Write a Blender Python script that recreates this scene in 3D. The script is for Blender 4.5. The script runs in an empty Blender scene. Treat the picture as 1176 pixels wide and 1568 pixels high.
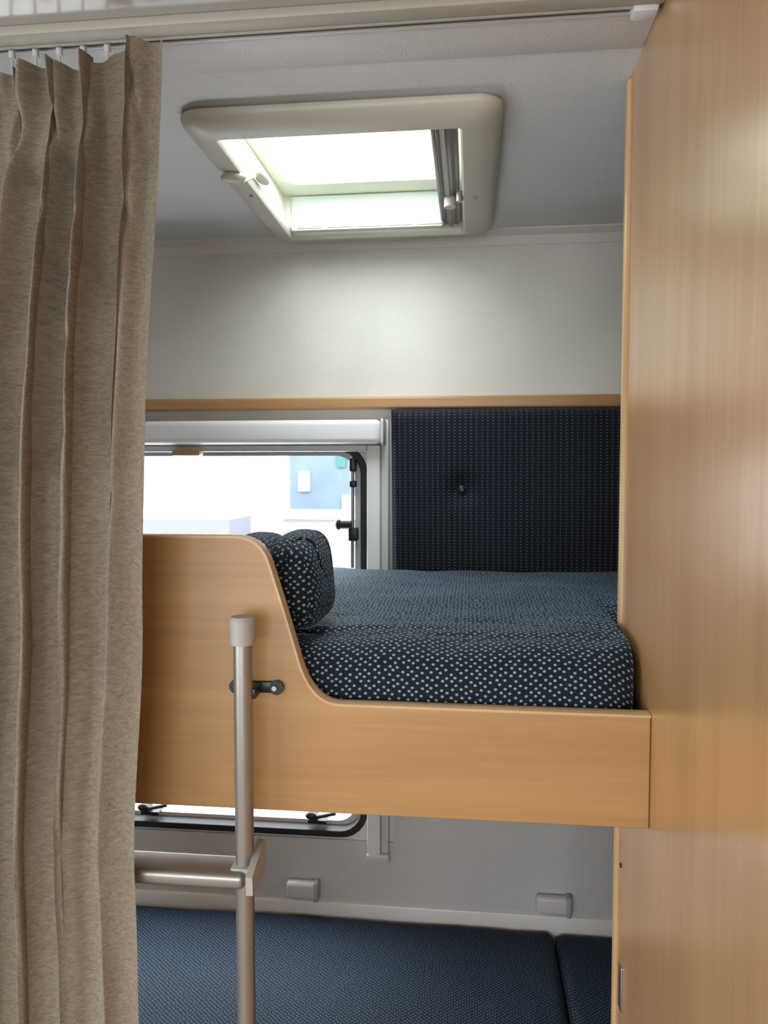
import bpy, bmesh, math, random
from mathutils import Vector, Matrix, noise
random.seed(4)
sc = bpy.context.scene
COL = sc.collection
C = 1.46            # eye height above the caravan floor
D = 1.70            # back wall

# ------------------------------------------------------------------ materials
def new_mat(name):
    m = bpy.data.materials.new(name); m.use_nodes = True
    nt = m.node_tree; b = nt.nodes['Principled BSDF']
    return m, nt, b
def L(nt, a, b): nt.links.new(a, b)
def plain(name, col, rough=.5, metal=0., bump=0., bscale=200., var=0., spec=None):
    m, nt, b = new_mat(name)
    b.inputs['Base Color'].default_value = (*col, 1)
    b.inputs['Roughness'].default_value = rough
    b.inputs['Metallic'].default_value = metal
    if spec is not None: b.inputs['Specular IOR Level'].default_value = spec
    tc = nt.nodes.new('ShaderNodeTexCoord')
    n = nt.nodes.new('ShaderNodeTexNoise'); n.inputs['Scale'].default_value = bscale
    n.inputs['Detail'].default_value = 3
    L(nt, tc.outputs['Object'], n.inputs['Vector'])
    if bump > 0:
        bp = nt.nodes.new('ShaderNodeBump'); bp.inputs['Strength'].default_value = bump
        bp.inputs['Distance'].default_value = .002
        L(nt, n.outputs['Fac'], bp.inputs['Height']); L(nt, bp.outputs['Normal'], b.inputs['Normal'])
    if var > 0:
        n2 = nt.nodes.new('ShaderNodeTexNoise'); n2.inputs['Scale'].default_value = 3.5
        n2.inputs['Detail'].default_value = 5
        L(nt, tc.outputs['Object'], n2.inputs['Vector'])
        r = nt.nodes.new('ShaderNodeValToRGB')
        r.color_ramp.elements[0].position = .3; r.color_ramp.elements[1].position = .7
        r.color_ramp.elements[0].color = (*[c * (1 - var) for c in col], 1)
        r.color_ramp.elements[1].color = (*[min(1, c * (1 + var)) for c in col], 1)
        L(nt, n2.outputs['Fac'], r.inputs['Fac']); L(nt, r.outputs['Color'], b.inputs['Base Color'])
    return m
def wood(name, c1, c2, vertical=True, rough=.35, coat=0.):
    m, nt, b = new_mat(name)
    tc = nt.nodes.new('ShaderNodeTexCoord')
    def nz(scale, sc3, det, dist):
        mp = nt.nodes.new('ShaderNodeMapping'); mp.inputs['Scale'].default_value = sc3
        n = nt.nodes.new('ShaderNodeTexNoise'); n.inputs['Scale'].default_value = scale
        n.inputs['Detail'].default_value = det; n.inputs['Distortion'].default_value = dist
        L(nt, tc.outputs['Object'], mp.inputs['Vector']); L(nt, mp.outputs['Vector'], n.inputs['Vector'])
        return n
    g = (1, 1, .07) if vertical else (.07, 1, 1)
    g2 = (1, 1, .03) if vertical else (.03, 1, 1)
    n1 = nz(14, g, 3, .8); n2 = nz(160, g2, 2, 0)
    r = nt.nodes.new('ShaderNodeValToRGB')
    r.color_ramp.elements[0].position = .3; r.color_ramp.elements[1].position = .72
    r.color_ramp.elements[0].color = (*c1, 1); r.color_ramp.elements[1].color = (*c2, 1)
    L(nt, n1.outputs['Fac'], r.inputs['Fac'])
    r2 = nt.nodes.new('ShaderNodeValToRGB')
    r2.color_ramp.elements[0].position = .3; r2.color_ramp.elements[1].position = .6
    r2.color_ramp.elements[0].color = (.86, .83, .8, 1); r2.color_ramp.elements[1].color = (1, 1, 1, 1)
    L(nt, n2.outputs['Fac'], r2.inputs['Fac'])
    mx = nt.nodes.new('ShaderNodeMix'); mx.data_type = 'RGBA'; mx.blend_type = 'MULTIPLY'
    mx.inputs['Factor'].default_value = .6
    L(nt, r.outputs['Color'], mx.inputs[6]); L(nt, r2.outputs['Color'], mx.inputs[7])
    L(nt, mx.outputs[2], b.inputs['Base Color'])
    b.inputs['Roughness'].default_value = rough
    b.inputs['Coat Weight'].default_value = coat; b.inputs['Coat Roughness'].default_value = .27
    return m
def dotted(name, base, dot, scale=(125, 125), rot=45., rnd=.12, lo=.28, hi=.36, stretch=(1, 1), bump=.25, sheen=.06):
    m, nt, b = new_mat(name)
    uv = nt.nodes.new('ShaderNodeUVMap'); uv.uv_map = 'UVMap'
    mp0 = nt.nodes.new('ShaderNodeMapping'); mp0.inputs['Scale'].default_value = (*stretch, 1)
    mp = nt.nodes.new('ShaderNodeMapping'); mp.inputs['Rotation'].default_value = (0, 0, math.radians(rot))
    mp.inputs['Scale'].default_value = (scale[0], scale[1], 1)
    L(nt, uv.outputs['UV'], mp0.inputs['Vector']); L(nt, mp0.outputs['Vector'], mp.inputs['Vector'])
    v = nt.nodes.new('ShaderNodeTexVoronoi'); v.voronoi_dimensions = '2D'
    v.inputs['Scale'].default_value = 1; v.inputs['Randomness'].default_value = rnd
    L(nt, mp.outputs['Vector'], v.inputs['Vector'])
    r = nt.nodes.new('ShaderNodeValToRGB')
    e = r.color_ramp.elements
    e[0].position = lo; e[1].position = hi
    e[0].color = (*dot, 1); e[1].color = (*base, 1)
    L(nt, v.outputs['Distance'], r.inputs['Fac'])
    L(nt, r.outputs['Color'], b.inputs['Base Color'])
    b.inputs['Roughness'].default_value = .8
    b.inputs['Specular IOR Level'].default_value = .3
    b.inputs['Sheen Weight'].default_value = sheen
    b.inputs['Sheen Tint'].default_value = (.45, .7, 1, 1)
    bp = nt.nodes.new('ShaderNodeBump'); bp.inputs['Strength'].default_value = bump
    bp.inputs['Distance'].default_value = .001; bp.invert = True
    L(nt, v.outputs['Distance'], bp.inputs['Height']); L(nt, bp.outputs['Normal'], b.inputs['Normal'])
    return m
def crepe(name, dark, light):
    m, nt, b = new_mat(name)
    uv = nt.nodes.new('ShaderNodeUVMap'); uv.uv_map = 'UVMap'
    mp = nt.nodes.new('ShaderNodeMapping'); mp.inputs['Scale'].default_value = (190, 300, 1)
    L(nt, uv.outputs['UV'], mp.inputs['Vector'])
    n = nt.nodes.new('ShaderNodeTexNoise'); n.inputs['Scale'].default_value = 1; n.inputs['Detail'].default_value = 4
    n.inputs['Distortion'].default_value = 1.2
    L(nt, mp.outputs['Vector'], n.inputs['Vector'])
    r = nt.nodes.new('ShaderNodeValToRGB')
    r.color_ramp.elements[0].position = .32; r.color_ramp.elements[1].position = .66
    r.color_ramp.elements[0].color = (*dark, 1); r.color_ramp.elements[1].color = (*light, 1)
    L(nt, n.outputs['Fac'], r.inputs['Fac']); L(nt, r.outputs['Color'], b.inputs['Base Color'])
    bp = nt.nodes.new('ShaderNodeBump'); bp.inputs['Strength'].default_value = .6; bp.inputs['Distance'].default_value = .001
    L(nt, n.outputs['Fac'], bp.inputs['Height']); L(nt, bp.outputs['Normal'], b.inputs['Normal'])
    b.inputs['Roughness'].default_value = .9; b.inputs['Specular IOR Level'].default_value = .15
    return m
def glass(name, tint=(1, 1, 1), gl=.06):
    m = bpy.data.materials.new(name); m.use_nodes = True; nt = m.node_tree
    nt.nodes.clear()
    o = nt.nodes.new('ShaderNodeOutputMaterial'); t = nt.nodes.new('ShaderNodeBsdfTransparent')
    t.inputs['Color'].default_value = (*tint, 1)
    g = nt.nodes.new('ShaderNodeBsdfGlossy'); g.inputs['Roughness'].default_value = .03
    mx = nt.nodes.new('ShaderNodeMixShader'); mx.inputs[0].default_value = gl
    L(nt, t.outputs[0], mx.inputs[1]); L(nt, g.outputs[0], mx.inputs[2]); L(nt, mx.outputs[0], o.inputs[0])
    return m

M_woodV = wood('maple_vertical', (.44, .235, .090), (.54, .312, .135), True, .30, .8)
M_woodH = wood('maple_horizontal', (.42, .228, .086), (.51, .298, .125), False, .36, .1)
M_edge = wood('maple_edge', (.57, .37, .19), (.65, .44, .25), False, .3)
M_edgeV = wood('maple_edge_vertical', (.52, .34, .17), (.62, .42, .23), True, .3)
M_strip = wood('maple_strip', (.40, .21, .085), (.48, .27, .12), False, .35)
M_wall = plain('wall_vinyl', (.67, .66, .62), .6, bump=.5, bscale=260, var=.08)
M_wall2 = plain('wall_vinyl_lower', (.60, .61, .62), .6, bump=1., bscale=420)
M_ceil = plain('ceiling_vinyl', (.62, .63, .65), .5, bump=.4, bscale=320, var=.03)
M_ceilg = plain('ceiling_gloss', (.44, .44, .43), .16, bump=.15, bscale=20)
M_beige = plain('beige_plastic', (.40, .375, .32), .45)
M_frame = plain('skylight_plastic', (.54, .52, .45), .4, bump=.05)
M_shaft = plain('shaft_plastic', (.78, .79, .69), .4)
M_green = plain('pale_green_blind', (.74, .84, .78), .6)
M_white = plain('white_plastic', (.80, .80, .80), .35)
M_whiteg = plain('grey_white_plastic', (.60, .60, .61), .4)
M_grey = plain('grey_plastic', (.36, .38, .40), .45)
M_alu = plain('brushed_aluminium', (.36, .34, .32), .36, metal=.75, bump=.05, bscale=600)
M_alud = plain('dark_aluminium', (.25, .26, .28), .35, metal=.8)
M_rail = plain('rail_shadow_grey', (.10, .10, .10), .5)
M_cap = plain('ladder_cap_plastic', (.40, .39, .38), .5)
M_black = plain('black_plastic', (.012, .012, .014), .35)
M_rubber = plain('black_rubber', (.01, .01, .012), .6)
M_metal = plain('steel', (.5, .5, .5), .25, metal=1)
M_curtain = crepe('curtain_linen', (.185, .156, .120), (.285, .245, .192))
M_floor = plain('floor_vinyl', (.25, .2, .15), .5, var=.1)
M_ground = plain('pale_ground', (.55, .53, .52), .9, var=.05)
M_bwhite = plain('render_white', (.75, .74, .72), .9)
M_bblue = plain('facade_blue', (.085, .120, .165), .6, var=.1)
M_blav = plain('roof_lavender', (.115, .12, .165), .7)
M_bpink = plain('wall_pinkish', (.20, .18, .175), .9)
M_bgreen = plain('sign_green', (.03, .10, .10), .6)
M_glass = glass('window_glass', (.97, .99, 1), .04)
M_sky = glass('skylight_acrylic', (.96, .99, .98), .03)
NAVY = (.004, .0085, .020)
M_dots = dotted('navy_dotted_fabric', NAVY, (.27, .37, .43), (122, 122), 45, .35, .17, .27, (1, 1.2), .25, .12)
M_pad = dotted('navy_panel_fabric', (.0035, .0045, .011), (.14, .16, .22), (86, 150), 0, .08, .07, .18, (1, 1), .2, .03)
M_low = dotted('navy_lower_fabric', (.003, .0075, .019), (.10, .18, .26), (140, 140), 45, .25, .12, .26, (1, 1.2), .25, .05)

# ------------------------------------------------------------------ mesh helpers
def box_uv(me):
    if me.uv_layers: return
    uv = me.uv_layers.new(name='UVMap')
    for p in me.polygons:
        n = p.normal; a = max(range(3), key=lambda i: abs(n[i]))
        for li in p.loop_indices:
            co = me.vertices[me.loops[li].vertex_index].co
            uv.data[li].uv = (co.y, co.z) if a == 0 else ((co.x, co.z) if a == 1 else (co.x, co.y))
def finish(name, bm, mat, smooth=True, ang=35):
    me = bpy.data.meshes.new(name); bm.to_mesh(me); bm.free()
    return fin_me(name, me, mat, smooth, ang)
def fin_me(name, me, mat, smooth=True, ang=35):
    me.materials.clear(); me.materials.append(mat)
    box_uv(me)
    if smooth:
        for p in me.polygons: p.use_smooth = True
        try: me.set_sharp_from_angle(angle=math.radians(ang))
        except Exception: pass
    o = bpy.data.objects.new(name, me); COL.objects.link(o)
    return o
def box(name, x0, x1, y0, y1, z0, z1, mat, bev=0., seg=2):
    bm = bmesh.new(); bmesh.ops.create_cube(bm, size=1)
    for v in bm.verts:
        v.co = Vector(((x0 + x1) / 2 + v.co.x * (x1 - x0), (y0 + y1) / 2 + v.co.y * (y1 - y0),
                       C + (z0 + z1) / 2 + v.co.z * (z1 - z0)))
    if bev > 0:
        bmesh.ops.bevel(bm, geom=bm.edges[:], offset=bev, segments=seg, affect='EDGES', profile=.5)
    return finish(name, bm, mat, bev > 0)
def cyl(name, p, q, r, mat, seg=24, r2=None):
    p = Vector((p[0], p[1], p[2] + C)); q = Vector((q[0], q[1], q[2] + C)); d = q - p
    bm = bmesh.new()
    bmesh.ops.create_cone(bm, cap_ends=True, segments=seg, radius1=r, radius2=r if r2 is None else r2, depth=d.length)
    M = Matrix.Translation((p + q) / 2) @ d.to_track_quat('Z', 'Y').to_matrix().to_4x4()
    bmesh.ops.transform(bm, matrix=M, verts=bm.verts)
    return finish(name, bm, mat)
def ell(name, c, s, mat, e=1.):
    bm = bmesh.new(); bmesh.ops.create_uvsphere(bm, u_segments=24, v_segments=14, radius=1)
    for v in bm.verts:
        co = v.co
        f = [math.copysign(abs(k) ** e, k) for k in co]
        v.co = Vector((c[0] + f[0] * s[0], c[1] + f[1] * s[1], C + c[2] + f[2] * s[2]))
    return finish(name, bm, mat)
def rr(x0, x1, y0, y1, r, n=6):
    pts = []
    for cx, cy, a0 in ((x1 - r, y1 - r, 0), (x0 + r, y1 - r, 90), (x0 + r, y0 + r, 180), (x1 - r, y0 + r, 270)):
        for i in range(n + 1):
            a = math.radians(a0 + 90 * i / n)
            pts.append((cx + r * math.cos(a), cy + r * math.sin(a)))
    return pts
def plate(name, loops, t0, t1, mat, plane='XZ', bev=0.):
    cu = bpy.data.curves.new(name, 'CURVE'); cu.dimensions = '2D'; cu.fill_mode = 'BOTH'
    for pts in loops:
        s = cu.splines.new('POLY'); s.points.add(len(pts) - 1)
        for i, p in enumerate(pts): s.points[i].co = (p[0], p[1], 0, 1)
        s.use_cyclic_u = True
    cu.extrude = abs(t1 - t0) / 2 - bev; cu.bevel_depth = bev; cu.bevel_resolution = 2
    if bev > 0: cu.offset = -bev
    o = bpy.data.objects.new(name, cu); COL.objects.link(o)
    dg = bpy.context.evaluated_depsgraph_get(); dg.update()
    me = bpy.data.meshes.new_from_object(o.evaluated_get(dg))
    bpy.data.objects.remove(o); bpy.data.curves.remove(cu)
    mid = (t0 + t1) / 2
    for v in me.vertices:
        x, y, z = v.co
        if plane == 'XZ': v.co = (x, mid - z, C + y)
        elif plane == 'XY': v.co = (x, y, C + mid + z)
        else: v.co = (mid + z, x, C + y)
    me.update()
    return fin_me(name, me, mat, bev > 0)
def loft(name, rings, mat, close_last=False, smooth=True):
    bm = bmesh.new(); vs = []
    for r in rings: vs.append([bm.verts.new((p[0], p[1], p[2] + C)) for p in r])
    n = len(vs[0])
    for a, b in zip(vs[:-1], vs[1:]):
        for i in range(n):
            bm.faces.new((a[i], a[(i + 1) % n], b[(i + 1) % n], b[i]))
    if close_last: bm.faces.new(vs[-1])
    bmesh.ops.recalc_face_normals(bm, faces=bm.faces[:])
    return finish(name, bm, mat, smooth, 50)
def grid(name, P, mat, UV=None, closed=False):
    bm = bmesh.new(); uvl = bm.loops.layers.uv.new('UVMap')
    vs = [[bm.verts.new(p) for p in row] for row in P]
    for i in range(len(P) - 1):
        for j in range(len(P[0]) - 1):
            ij = ((i, j), (i + 1, j), (i + 1, j + 1), (i, j + 1))
            f = bm.faces.new([vs[a][b] for a, b in ij])
            for l, (a, b) in zip(f.loops, ij):
                l[uvl].uv = UV[a][b] if UV else (P[a][b][0], P[a][b][2])
    return finish(name, bm, mat, True, 180)
def group(name, parts):
    e = bpy.data.objects.new(name, None); COL.objects.link(e); e.empty_display_size = .1
    for p in parts: p.parent = e
    return e

# ------------------------------------------------------------------ room shell
XL, XR, YN, ZC, ZF = -1.45, 1.10, -1.7, .515, -1.46
WIN = (-1.22, -.238, -.825, .05)
w = plate('wall_back', [[(XL - .05, ZF), (XR + .05, ZF), (XR + .05, ZC + .08), (XL - .05, ZC + .08)], rr(*WIN, .055)], D, D + .04, M_wall)
plate('wall_left', [[(YN - .04, ZF), (D + .04, ZF), (D + .04, ZC + .08), (YN - .04, ZC + .08)], rr(-1.3, .35, -.6, .15, .05)], XL - .04, XL, M_wall, 'YZ')
box('wall_right', XR, XR + .04, YN, D, ZF, ZC + .08, M_wall)
plate('wall_rear', [[(XL, ZF), (XR, ZF), (XR, ZC + .08), (XL, ZC + .08)], rr(-1.2, .35, -.70, .3, .05)], YN - .04, YN, M_wall)
box('floor', XL - .04, XR + .04, YN - .04, D + .04, ZF - .04, ZF, M_floor)
HOLE = (-.40, .02, 1.10, 1.625)
plate('ceiling', [[(XL, .895), (XR, .895), (XR, D), (XL, D)], rr(*HOLE, .03)], ZC, ZC + .03, M_ceil, 'XY')
box('ceiling_front', XL, XR, YN, .895, ZC, ZC + .03, M_ceilg)
# ceiling strip + joint lines
box('trim_1', XL, .205, .908, .988, ZC - .003, ZC, M_ceil, .0012)
box('trim_2', XL, .205, .862, .886, ZC - .012, ZC, M_beige, .003)
# wall/ceiling cove
pr = [(D, ZC), (D, ZC - .03), (D - .003, ZC - .03), (D - .010, ZC - .012), (D - .028, ZC - .003), (D - .028, ZC)]
loft('trim_3', [[(x, a, b) for a, b in pr] for x in (XL, XR)], M_wall, smooth=False)
# wood ledge on the back wall
box('trim_4', XL, XR, D - .028, D, .137, .163, M_strip, .005, 3)
# lower vinyl panels + lip
box('wall_panel_lining', -.169, XR, D - .006, D, -.99, -.36, M_wall2)
box('wall_panel_lining_lower', XL, -.169, D - .006, D, -.99, -.84, M_wall2)
box('trim_5', XL, XR, D - .012, D, -1.03, -.985, M_white, .004)
box('trim_6', .028, .0295, D - .0072, D - .0055, -.985, -.36, M_whiteg)

# curtain rail
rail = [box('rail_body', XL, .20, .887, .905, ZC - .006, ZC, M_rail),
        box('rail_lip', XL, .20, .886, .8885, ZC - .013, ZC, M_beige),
        box('rail_lip_b', XL, .20, .905, .9075, ZC - .008, ZC, M_whiteg),
        box('end_stop', .172, .20, .884, .906, ZC - .018, ZC - .002, M_whiteg, .004)]
group('curtain_rail', rail)

# ------------------------------------------------------------------ skylight
def ring(x0, x1, y0, y1, r, z): return [(p[0], p[1], z) for p in rr(x0, x1, y0, y1, r, 8)]
sky = []
rg = [ring(-.405, .030, 1.085, 1.635, .02, ZC),
      ring(-.420, .042, 1.074, 1.645, .035, ZC - .005),
      ring(-.421, .043, 1.073, 1.646, .036, ZC - .009),
      ring(-.418, .040, 1.076, 1.643, .036, ZC - .016),
      ring(-.408, .030, 1.086, 1.634, .030, ZC - .023),
      ring(-.392, .010, 1.100, 1.620, .020, ZC - .029),
      ring(-.374, -.014, 1.118, 1.606, .007, ZC - .031),
      ring(-.371, -.017, 1.121, 1.603, .006, ZC - .027),
      ring(-.371, -.017, 1.121, 1.603, .006, ZC - .012)]
sky.append(loft('ceiling_bezel', rg, M_frame))
sky.append(loft('shaft', [ring(-.371, -.017, 1.121, 1.603, .007, ZC - .012),
                          ring(-.380, -.012, 1.112, 1.600, .012, ZC - .012),
                          ring(-.388, -.010, 1.108, 1.598, .02, ZC + .06),
                          ring(-.388, -.010, 1.108, 1.598, .02, ZC + .075)], M_shaft))
sky.append(plate('dome_frame', [rr(-.42, .03, 1.07, 1.64, .03), rr(-.365, -.03, 1.13, 1.535, .03)], ZC + .055, ZC + .085, M_shaft, 'XY', .003))
sky.append(plate('dome_glass', [rr(-.40, .01, 1.09, 1.60, .03)], ZC + .087, ZC + .090, M_sky, 'XY'))
sky.append(box('green_blind', -.37, -.06, 1.592, 1.596, ZC - .008, ZC + .052, M_green))
sky.append(box('blind_bar', -.368, -.058, 1.575, 1.592, ZC - .022, ZC - .010, M_shaft, .002))
for i in range(5):
    sky.append(box('bar_slot_%d' % i, -.355 + i * .062, -.305 + i * .062, 1.5735, 1.5755, ZC - .018, ZC - .014, M_grey))
sky.append(box('blind_cassette', -.056, -.022, 1.125, 1.595, ZC - .014, ZC + .035, M_alu, .004))
sky.append(box('cassette_lip', -.062, -.056, 1.125, 1.595, ZC - .012, ZC + .002, M_alu, .001))
sky.append(box('cassette_lip_b', -.044, -.039, 1.125, 1.595, ZC - .018, ZC - .013, M_alu, .001))
sky.append(box('cassette_groove', -.054, -.049, 1.13, 1.59, ZC - .0148, ZC - .0138, M_rail))
sky.append(box('cassette_groove_b', -.034, -.028, 1.13, 1.59, ZC - .0148, ZC - .0138, M_rail))
sky.append(ell('left_knob', (-.388, 1.25, ZC - .034), (.022, .013, .009), M_frame))
sky.append(cyl('left_knob_stem', (-.378, 1.26, ZC - .034), (-.37, 1.30, ZC - .012), .006, M_shaft))
sky.append(ell('left_catch', (-.362, 1.33, ZC - .006), (.012, .03, .008), M_shaft))
sky.append(cyl('right_knob', (-.040, 1.44, ZC - .032), (-.040, 1.44, ZC - .014), .011, M_frame))
sky.append(cyl('right_knob_wheel', (-.022, 1.40, ZC - .036), (-.022, 1.40, ZC - .018), .006, M_alu))
sky.append(cyl('screw_right', (.005, 1.40, ZC - .033), (.005, 1.40, ZC - .028), .004, M_grey, 12))
sky.append(cyl('screw_left', (-.386, 1.345, ZC - .033), (-.386, 1.345, ZC - .028), .003, M_grey, 12))
group('roof_skylight', sky)

# ------------------------------------------------------------------ window
x0, x1, z0, z1 = WIN
win = []
win.append(plate('rubber_seal', [rr(x0 - .010, x1 + .010, z0 - .010, z1 + .010, .062), rr(x0 + .005, x1 - .005, z0 + .005, z1 - .005, .05)], D - .006, D + .034, M_rubber, 'XZ', .002))
win.append(plate('glass_pane', [rr(x0 - .005, x1 + .005, z0 - .005, z1 + .005, .055)], D + .036, D + .040, M_glass))
win.append(plate('acrylic_edge', [rr(x0 + .005, x1 - .005, z0 + .005, z1 - .005, .05), rr(x0 + .022, x1 - .022, z0 + .014, z1 - .014, .042)], D + .028, D + .034, M_whiteg))
def latch(n, x, z, s=1):
    return [box(n + '_base', x - .022, x + .022, D - .004, D + .030, z - .016, z - .008, M_black, .002),
            cyl(n + '_boss', (x - .008 * s, D - .012, z), (x - .008 * s, D + .012, z), .010, M_black),
            cyl(n + '_lever', (x, D - .010, z + .002), (x + .045 * s, D - .008, z + .012), .004, M_black),
            ell(n + '_tip', (x - .012 * s, D - .012, z + .006), (.013, .008, .009), M_black)]
for i, xx in enumerate((-.345, -.745, -1.08)): win += latch('latch_%d' % i, xx, -.79)
win += [cyl('stay_bar', (-.262, D + .004, .035), (-.262, D + .004, -.145), .004, M_alud),
        cyl('stay_knob', (-.288, D - .006, -.118), (-.262, D - .006, -.118), .010, M_black),
        ell('stay_knob_tip', (-.292, D - .006, -.118), (.008, .013, .013), M_black),
        box('stay_foot', -.27, -.25, D - .01, D + .02, -.155, -.125, M_black, .003),
        box('stay_top', -.268, -.254, D - .006, D + .02, .0, .03, M_black, .003),
        box('stay_mid', -.268, -.254, D - .006, D + .02, -.035, -.02, M_black, .003),
        cyl('stay_arm', (-.262, D - .002, -.14), (-.262, D - .002, -.215), .004, M_alud),
        cyl('side_lever', (-.355, D, -.205), (-.315, D, -.205), .005, M_black)]
group('window_1', win)

bl = [box('cassette', x0 - .08, -.192, D - .062, D - .006, .060, .112, M_white, .012, 4),
      box('cassette_cap', -.192, -.184, D - .064, D - .006, .057, .114, M_whiteg, .006, 3),
      box('bottom_bar', x0 - .04, -.225, D - .040, D - .020, .044, .058, M_whiteg, .003),
      box('pull_tab', -.66, -.595, D - .050, D - .024, .035, .048, M_strip, .004),
      box('side_channel', -.226, -.196, D - .028, D - .006, -.86, .058, M_white, .004),
      box('side_channel_outer', -.196, -.178, D - .018, D - .006, -.86, .115, M_whiteg, .004),
      box('channel_foot', -.228, -.176, D - .030, D - .006, -.878, -.858, M_whiteg, .004),
      box('side_channel_left', x0 - .07, x0 - .03, D - .028, D - .006, -.86, .058, M_white, .004)]
group('roller_blind', bl)

# ------------------------------------------------------------------ bunk bed
YB = .885
prof = [(-1.42, -.0775), (-.275, -.0775)]
# rounded shoulder, slanted flank, concave foot
def bez(p0, p1, p2, n=8):
    out = []
    for i in range(1, n + 1):
        t = i / n
        out.append(tuple((1 - t) ** 2 * p0[k] + 2 * t * (1 - t) * p1[k] + t * t * p2[k] for k in (0, 1)))
    return out
prof += bez((-.275, -.0775), (-.246, -.080), (-.237, -.108))
prof += bez((-.237, -.108), (-.221, -.157), (-.201, -.226))
prof += bez((-.201, -.226), (-.186, -.276), (-.150, -.2755), 10)
prof += [(.2045, -.2765), (.2045, -.407), (-1.42, -.407)]
bp = [plate('guard_board', [prof], YB, YB + .018, M_woodH, 'XZ', .0015)]
# edge banding following the top edge
def band(name, pts, y0, y1, h, mat):
    R = []
    for i, p in enumerate(pts):
        a = Vector(pts[max(0, i - 1)]); b = Vector(pts[min(len(pts) - 1, i + 1)]); t = (b - a).normalized()
        n = Vector((-t.y, t.x))
        q = Vector(p) + n * h; p = Vector(p) - n * .0015
        R.append([(p.x, y0, p.y), (q.x - n.x * h * .4, y0, q.y - n.y * h * .4), (q.x, y0 + .005, q.y), (q.x, y1 - .005, q.y), (q.x - n.x * h * .4, y1, q.y - n.y * h * .4), (p.x, y1, p.y)])
    return loft(name, R, mat)
bp.append(band('edge_band', prof[:-2], YB - .0012, YB + .0195, .0022, M_edge))
bp.append(box('bed_base', -1.42, .19, YB + .02, D - .07, -.365, -.342, M_strip))
bp.append(box('bed_base_rear', .19, 1.08, 1.12, D - .07, -.365, -.342, M_strip))
bp.append(box('wall_cleat', -.17, 1.08, D - .05, D - .008, -.40, -.366, M_strip))
group('bunk_bed', bp)

# mattress
def sst(t): t = max(0, min(1, t)); return t * t * (3 - 2 * t)
def mattress(name, xa, xb, yfront, yback, zt, zb, mat, rad=.03, cx=None, wr=1.0, nx=260, endr=.02, puff=0.):
    P, UV = [], []
    xs = [xa + (xb - xa) * i / nx for i in range(nx + 1)]
    if cx: xs = sorted(set(xs + [cx[0] + (cx[1] - cx[0]) * i / 40 for i in range(41)]))
    for x in xs:
        yf = yfront(x)
        e = min(1, min(x - xa, xb - x) / endr); ed = (1 - math.sqrt(max(0, 1 - (1 - e) ** 2))) * endr
        row, uv = [], []
        pts = []
        H = zt - zb
        for k in range(9):  # front face
            t = k / 8; pts.append((yf + .006 - .012 * math.sin(math.pi * min(1, t * 1.1)) - puff * sst((t - .55) / .45), zb + (H - rad) * t))
        y9 = pts[-1][0]; ra = yf + rad * 1.25 - y9
        for k in range(1, 13):
            a = math.radians(7.5 * k); pts.append((y9 + ra - ra * math.cos(a), zt - rad + rad * math.sin(a)))
        n = 90
        ys = yf + rad * 1.25
        for k in range(1, n + 1):
            pts.append((ys + (yback - .02 - ys) * k / n, zt))
        for k in range(1, 6):
            a = math.radians(18 * k); pts.append((yback - .02 + .02 * math.sin(a), zt - .02 + .02 * math.cos(a)))
        pts.append((yback, zb))
        s = 0; prev = pts[0]; arc = []
        for p in pts:
            s += math.hypot(p[0] - prev[0], p[1] - prev[1]); arc.append(s); prev = p
        for (y, z), a in zip(pts, arc):
            dx = noise.noise(Vector((x * 5, y * 5, 1.3))) * .006 + noise.noise(Vector((x * 14, y * 14, 4.3))) * .003
            # creases close to the front edge
            fr = math.exp(-((y - yf - .07) / .04) ** 2)
            cr = (1 - min(1, abs(noise.noise(Vector((x * 6, (y - .25 * x) * 26, 7)))) * 5)) * .006 * fr
            cr += (1 - min(1, abs(noise.noise(Vector((x * 9 + 4, (y + .5 * x) * 13, 17)))) * 5)) * .003 * math.exp(-((y - yf - .12) / .12) ** 2)
            k = (1 if z > zb + .02 else 0) * wr
            row.append((x, y + (dx * .6 if z < zt - .003 else 0) * k, C + z - ed * (1 if z > zb + .03 else 0) + (dx - cr) * k))
            uv.append((x, a - arc[-1] ))
        P.append(row); UV.append(uv)
    # end caps by collapsing
    mid0 = [(P[0][0][0], (p[1]), C + zb) for p in P[0]]
    mid1 = [(P[-1][0][0], (p[1]), C + zb) for p in P[-1]]
    P = [mid0] + P + [mid1]; UV = [[(u[0] - .1, u[1]) for u in UV[0]]] + UV + [[(u[0] + .1, u[1]) for u in UV[-1]]]
    return grid(name, P, mat, UV)
def yfr(x):
    t = max(0, min(1, (x - .135) / .063))
    return .915 + (.035 * (1 - math.sqrt(max(0, 1 - t * t))) / 1.0) + (.18 * sst((x - .1965) / .004))
mattress('bunk_mattress', -1.40, 1.06, yfr, D - .07, -.206, -.342, M_dots, .040, (.13, .205), puff=.010)

# two cushions standing on edge behind the guard board
def pillow(name, cx, cy, cz, sx, sy, sz, top, seed, tilt):
    bm = bmesh.new(); bmesh.ops.create_uvsphere(bm, u_segments=140, v_segments=100, radius=1)
    def ridge(v, w): return max(0, 1 - abs(noise.noise(v)) * w)
    for v in bm.verts:
        f = [math.copysign(abs(k) ** .66, k) for k in v.co]
        x, y, z = cx + f[0] * sx, cy + f[1] * sy, cz + f[2] * sz
        h = z - cz
        n = noise.noise(Vector((x * 10 + seed, y * 10, z * 10))) * .012
        cr = ridge(Vector((x * 20 + seed, y * 12, z * 15 + 5)), 7) ** 2 * .006
        v.co = Vector((x + n * .5 + h * tilt - cr * .25, y + n + cr + h * .12, C + z + n * .3 - cr * .4))
    return finish(name, bm, M_dots, True, 180)
pillow('pillow', -.285, .995, -.144, .040, .078, .062, 0, 0, .10)
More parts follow.
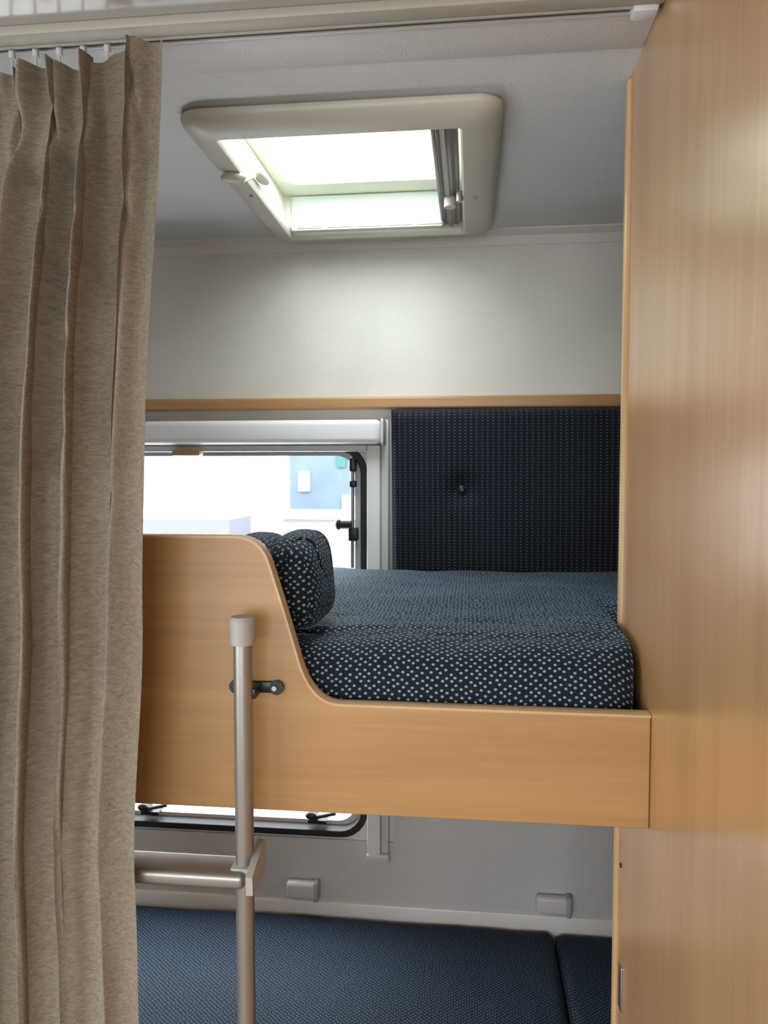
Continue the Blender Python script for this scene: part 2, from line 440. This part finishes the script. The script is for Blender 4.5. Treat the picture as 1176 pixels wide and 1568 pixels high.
pillow('pillow.001', -.226, 1.020, -.143, .036, .086, .0605, 0, 7, -.10)

# padded dark panel against the back wall
def pad():
    P, UV = [], []
    nx, nz = 160, 80
    xa, xb, za, zb = -.171, .72, -.30, .134
    for i in range(nx + 1):
        r, u = [], []
        for j in range(nz + 1):
            x = xa + (xb - xa) * i / nx; z = za + (zb - za) * j / nz
            ex = min(x - xa, xb - x, z - za + .0, zb - z)
            t = min(1, ex / .02); rd = .03 * (1 - math.sqrt(max(0, 1 - (1 - t) ** 2)))
            bt = math.exp(-((x + .018) ** 2 + (z + .038) ** 2) / .0009) * .014
            wv = noise.noise(Vector((x * 5, z * 6, 2))) * .004
            r.append((x + (z - zb) * -.008 * (1 - (x - xa) / (xb - xa)), D - .064 + rd + bt + wv * t, C + z)); u.append((x, z))
        P.append(r); UV.append(u)
    a = grid('padded_face', P, M_pad, UV)
    b = box('backing', xa + .004, xb - .003, D - .036, D - .019, za + .004, zb - .004, M_pad, .003)
    c = ell('button', (-.018, D - .052, -.038), (.009, .005, .009), M_black)
    group('padded_backrest', [a, b, c])
pad()

# ------------------------------------------------------------------ ladder
PX, PY = -.259, .852
ld = []
for i, px in enumerate((PX, PX - .40)):
    ld += [cyl('pole_%d' % i, (px, PY, ZF), (px, PY, -.19), .0108, M_alu, 32),
           cyl('pole_cap_%d' % i, (px, PY, -.198), (px, PY, -.170), .0140, M_cap, 32, .0148),
           cyl('pole_cap_top_%d' % i, (px, PY, -.170), (px, PY, -.166), .0148, M_cap, 32, .0128),
           box('clip_bar_%d' % i, px - .017, px + .036, YB - .004, YB - .0005, -.263, -.249, M_black, .002),
           cyl('clip_end_l_%d' % i, (px - .017, YB - .006, -.256), (px - .017, YB, -.256), .0085, M_black),
           cyl('clip_end_r_%d' % i, (px + .032, YB - .006, -.256), (px + .032, YB, -.256), .0085, M_black),
           cyl('clip_screw_%d' % i, (px + .030, YB - .009, -.256), (px + .030, YB - .006, -.256), .003, M_metal, 16),
           box('clip_arm_%d' % i, px + .008, px + .014, PY, YB - .002, -.262, -.250, M_black, .001),
           cyl('pole_foot_%d' % i, (px, PY, ZF), (px, PY, ZF + .03), .014, M_black, 24)]
for k, z in enumerate((-.466, -.736, -1.006, -1.276)):
    t = box('tread_%d' % k, PX - .392, PX + .006, .826, .874, z - .010, z + .008, M_alu, .006, 3)
    ld.append(t)
    for i, (px, s) in enumerate(((PX, 1), (PX - .40, -1))):
        ld.append(loft('tread_end_%d_%d' % (k, i), [[(px + s * xx, y, z + dz) for y, dz in ((.822, -.012), (.820, .010), (.826, .013), (.872, .030), (.880, .026), (.878, -.004), (.868, -.012))] for xx in (.010, .018)], M_cap, True))
        ld.append(box('tread_collar_%d_%d' % (k, i), px - .014, px + .014, .836, .868, z - .012, z + .011, M_cap, .004))
group('bunk_ladder', ld)

# ------------------------------------------------------------------ wardrobe (right)
wd = [box('side_panel', .205, .223, -.5, 1.060, ZF, ZC, M_woodV),
      box('edge_trim', .201, .226, 1.060, 1.078, ZF, ZC - .001, M_edgeV, .004, 3),
      box('edge_shadow_gap', .2042, .2055, 1.046, 1.0485, ZF, ZC - .001, M_strip),
      box('rear_return', .226, 1.09, 1.060, 1.076, ZF, ZC - .001, M_woodV),
      box('front_panel', .223, 1.09, -.5, -.482, ZF, ZC, M_woodV),
      box('strike_plate', .2025, .2055, 1.018, 1.036, -.72, -.66, M_metal, .001),
      cyl('small_screw', (.203, 1.04, -.53), (.205, 1.04, -.53), .003, M_black, 12)]
group('wardrobe', wd)

# ------------------------------------------------------------------ lower bed
def low():
    a = box('base_front', -1.44, .20, .93, .948, ZF, -1.165, M_woodH)
    b = box('base_board', -1.44, 1.08, 1.10, D - .015, -1.16, -1.136, M_woodH)
    b2 = box('base_board_front', -1.44, .20, .93, 1.10, -1.16, -1.136, M_woodH)
    group('lower_bed', [a, b, b2])
    mattress('lower_mattress', -1.43, .187, lambda x: .945, D - .015, -1.012, -1.134, M_low, .03, None, .5, 120, .012)
    mattress('lower_mattress.001', .192, 1.08, lambda x: 1.11, D - .015, -1.016, -1.134, M_low, .03, None, .5, 80, .012)
low()
def bracket(name, x):
    z = -.953
    group(name, [box('body', x - .037, x + .037, D - .030, D - .006, z - .021, z + .019, M_whiteg, .009, 4),
                 box('side_cap', x + .028, x + .040, D - .033, D - .006, z - .024, z + .022, M_grey, .004, 3)])
bracket('wall_clip', -.377); bracket('wall_clip.001', .186)

# ------------------------------------------------------------------ curtain
def lerp_tab(tab, d):
    for (a, va), (b, vb) in zip(tab[:-1], tab[1:]):
        if d <= b: return va + (vb - va) * sst((d - a) / (b - a))
    return tab[-1][1]
def curtain():
    ZT, ZB = .497, -1.43
    nU, nV = 900, 200
    P, UV = [], []
    span = 1.10
    EX = [(0, -.353), (.45, -.352), (.65, -.357), (.95, -.373), (2, -.379)]
    # irregular, broad ridges separated by narrow valleys
    rnd = random.Random(5)
    knots = [0, .095, .150, .212]
    while knots[-1] < span + .2: knots.append(knots[-1] + rnd.uniform(.045, .085))
    amps = [.8, 1.0, 1.0, 1.1] + [rnd.uniform(.75, 1.25) for _ in knots]
    def phase(s):
        for k in range(len(knots) - 1):
            if s < knots[k + 1]:
                t = (s - knots[k]) / (knots[k + 1] - knots[k])
                return k + t, amps[k] * (1 - t) + amps[k + 1] * t
        return len(knots), 1
    for i in range(nU + 1):
        s = i / nU * span           # distance leftwards from the free edge
        row, uv = [], []
        for j in range(nV + 1):
            t = (j / nV) ** 1.3; z = ZT + (ZB - ZT) * t
            d = ZT - z
            low_ = sst(d / .7)
            edge = sst(s / .04)
            sw = s + noise.noise(Vector((s * 5, z * 1.3, 3.1))) * .022 * (.3 + low_) * edge
            p_, am_ = phase(max(0, sw))
            ph = 2 * math.pi * p_
            tape = math.exp(-((d - .085) / .035) ** 2) * sst((s - .09) / .02)
            f = 2 * math.sqrt(math.sin(ph / 2) ** 2 + .02) - 1.1
            f += .32 * math.sin(ph + 1.1) * math.cos(z * 3 + s * 20)
            f += .26 * math.sin(ph * 3 + 1.3 + z * 2.5) * (1 - .75 * low_)
            f += .50 * noise.noise(Vector((s * 11, z * 1.5, 8)))
            amp = .0215 * am_ * (1 - .45 * tape) * edge
            base = .872 - .068 * sst(d / .50) + .010 * sst((d - .7) / .6)
            y = base - amp * f
            rg_ = max(0, 1 - abs(noise.noise(Vector(((s + .35 * d) * 15, z * 3.0, 21)))) * 4)
            rg2 = max(0, 1 - abs(noise.noise(Vector(((s - .25 * d) * 20, z * 4.5, 31)))) * 5)
            y += (rg_ ** 1.5 * .007 + rg2 ** 1.5 * .004) * (1 - .8 * low_) * edge
            y += noise.noise(Vector((s * 30, z * 8, 5))) * .003 * (.4 + edge)
            x = lerp_tab(EX, d) - s * .68 - .011 * math.sin(ph - .5) * am_ * (1 - .45 * tape) * edge
            x += noise.noise(Vector((0, z * 4.2, 1))) * .004
            hd = max(0, 1 - d / .06)
            y += hd * .009 * math.sin(2 * math.pi * s / .021) * sst((s - .10) / .02)
            dip = .022 * sst((s - .095) / .015) * max(0, 1 - d / .25)
            zz = z - dip + hd * (.014 * noise.noise(Vector((s * 26, 0, 2)))) - hd * .004
            lim = .884 if z > .0 else .816
            if y > lim - .006:     # cloth rests softly against board / treads
                y = lim - .006 * math.exp(-(y - lim + .006) / .006)
            row.append((x, y, C + zz)); uv.append((s, z))
        P.append(row); UV.append(uv)
    cl = grid('cloth', P, M_curtain, UV)
    parts = [cl]
    for k in range(14):
        x = -.400 - k * .030
        parts.append(cyl('glider_%d' % k, (x, .896, ZC - .020), (x, .896, ZC - .006), .004, M_whiteg, 12))
        parts.append(cyl('hook_%d' % k, (x, .896, ZC - .020), (x + .006, .886, ZC - .062), .0016, M_whiteg, 8))
    group('curtain', parts)
curtain()

# ------------------------------------------------------------------ outside
box('ground', -30, 30, D + .6, 40, -2.0, -1.95, M_ground)
bd = [box('facade_white', -9, 5, 8.6, 12, -1.95, 4.5, M_bwhite),
      box('facade_blue', -2.02, -1.25, 8.5, 8.6, -.42, .9, M_bblue),
      box('facade_window', -1.92, -1.79, 8.47, 8.5, -.22, .0, M_bwhite),
      box('facade_sign', -1.48, -1.38, 8.47, 8.5, .05, .20, M_bgreen),
      box('facade_base', -1.42, -1.25, 8.46, 8.5, -.42, -.27, M_bwhite)]
group('neighbour_building', bd)
group('garden_wall', [box('masonry', -1.85, -.9, 7.5, 7.7, -1.95, -.47, M_bpink), box('coping', -1.87, -.88, 7.46, 7.74, -.47, -.42, M_bwhite)])
group('shed', [box('walls', -4.8, -2.27, 7.0, 7.6, -1.95, -.66, M_bwhite), box('fascia', -4.85, -2.23, 6.95, 7.65, -.66, -.45, M_blav)])
group('parked_trailer', [box('body', -2.6, -.9, 4.6, 5.6, -1.90, -1.9 + .38, M_bwhite, .05), box('stripe', -2.2, -1.2, 4.58, 4.6, -1.85, -1.72, M_bblue)])

# ------------------------------------------------------------------ overcast sky and light portals
wd_ = bpy.data.worlds.new('sky'); sc.world = wd_; wd_.use_nodes = True
nt = wd_.node_tree; bg = nt.nodes['Background']
bg.inputs['Color'].default_value = (.96, .985, 1, 1)
tc = nt.nodes.new('ShaderNodeTexCoord'); sx = nt.nodes.new('ShaderNodeSeparateXYZ')
mr = nt.nodes.new('ShaderNodeMapRange')
mr.inputs['From Min'].default_value = 0; mr.inputs['From Max'].default_value = 1
mr.inputs['To Min'].default_value = 5.5; mr.inputs['To Max'].default_value = 14.5
L(nt, tc.outputs['Generated'], sx.inputs[0]); L(nt, sx.outputs['Z'], mr.inputs['Value']); L(nt, mr.outputs[0], bg.inputs['Strength'])
def portal(name, loc, rot, sx, sy):
    l = bpy.data.lights.new(name, 'AREA'); l.shape = 'RECTANGLE'; l.size = sx; l.size_y = sy
    l.cycles.is_portal = True
    o = bpy.data.objects.new(name, l); COL.objects.link(o)
    o.location = (loc[0], loc[1], loc[2] + C); o.rotation_euler = rot
portal('skylight_portal', (-.19, 1.35, ZC + .12), (0, 0, 0), .45, .6)
portal('window_portal', (-.73, D + .08, -.39), (math.radians(-90), 0, 0), 1.05, .95)
portal('left_window_portal', (XL - .06, -.475, -.225), (0, math.radians(-90), 0), .8, 1.7)
portal('rear_window_portal', (-.42, YN - .06, -.2), (math.radians(90), 0, 0), 1.65, 1.1)

# ------------------------------------------------------------------ camera
cd = bpy.data.cameras.new('camera'); cam = bpy.data.objects.new('camera', cd); COL.objects.link(cam)
cam.location = (0, 0, C); cam.rotation_euler = (math.radians(87), 0, math.radians(6.4))
cd.sensor_fit = 'VERTICAL'; cd.sensor_height = 36; cd.lens = 36 * 1662 / 2212
cd.clip_start = .02
sc.camera = cam
sc.view_settings.view_transform = 'Standard'
sc.view_settings.exposure = 0
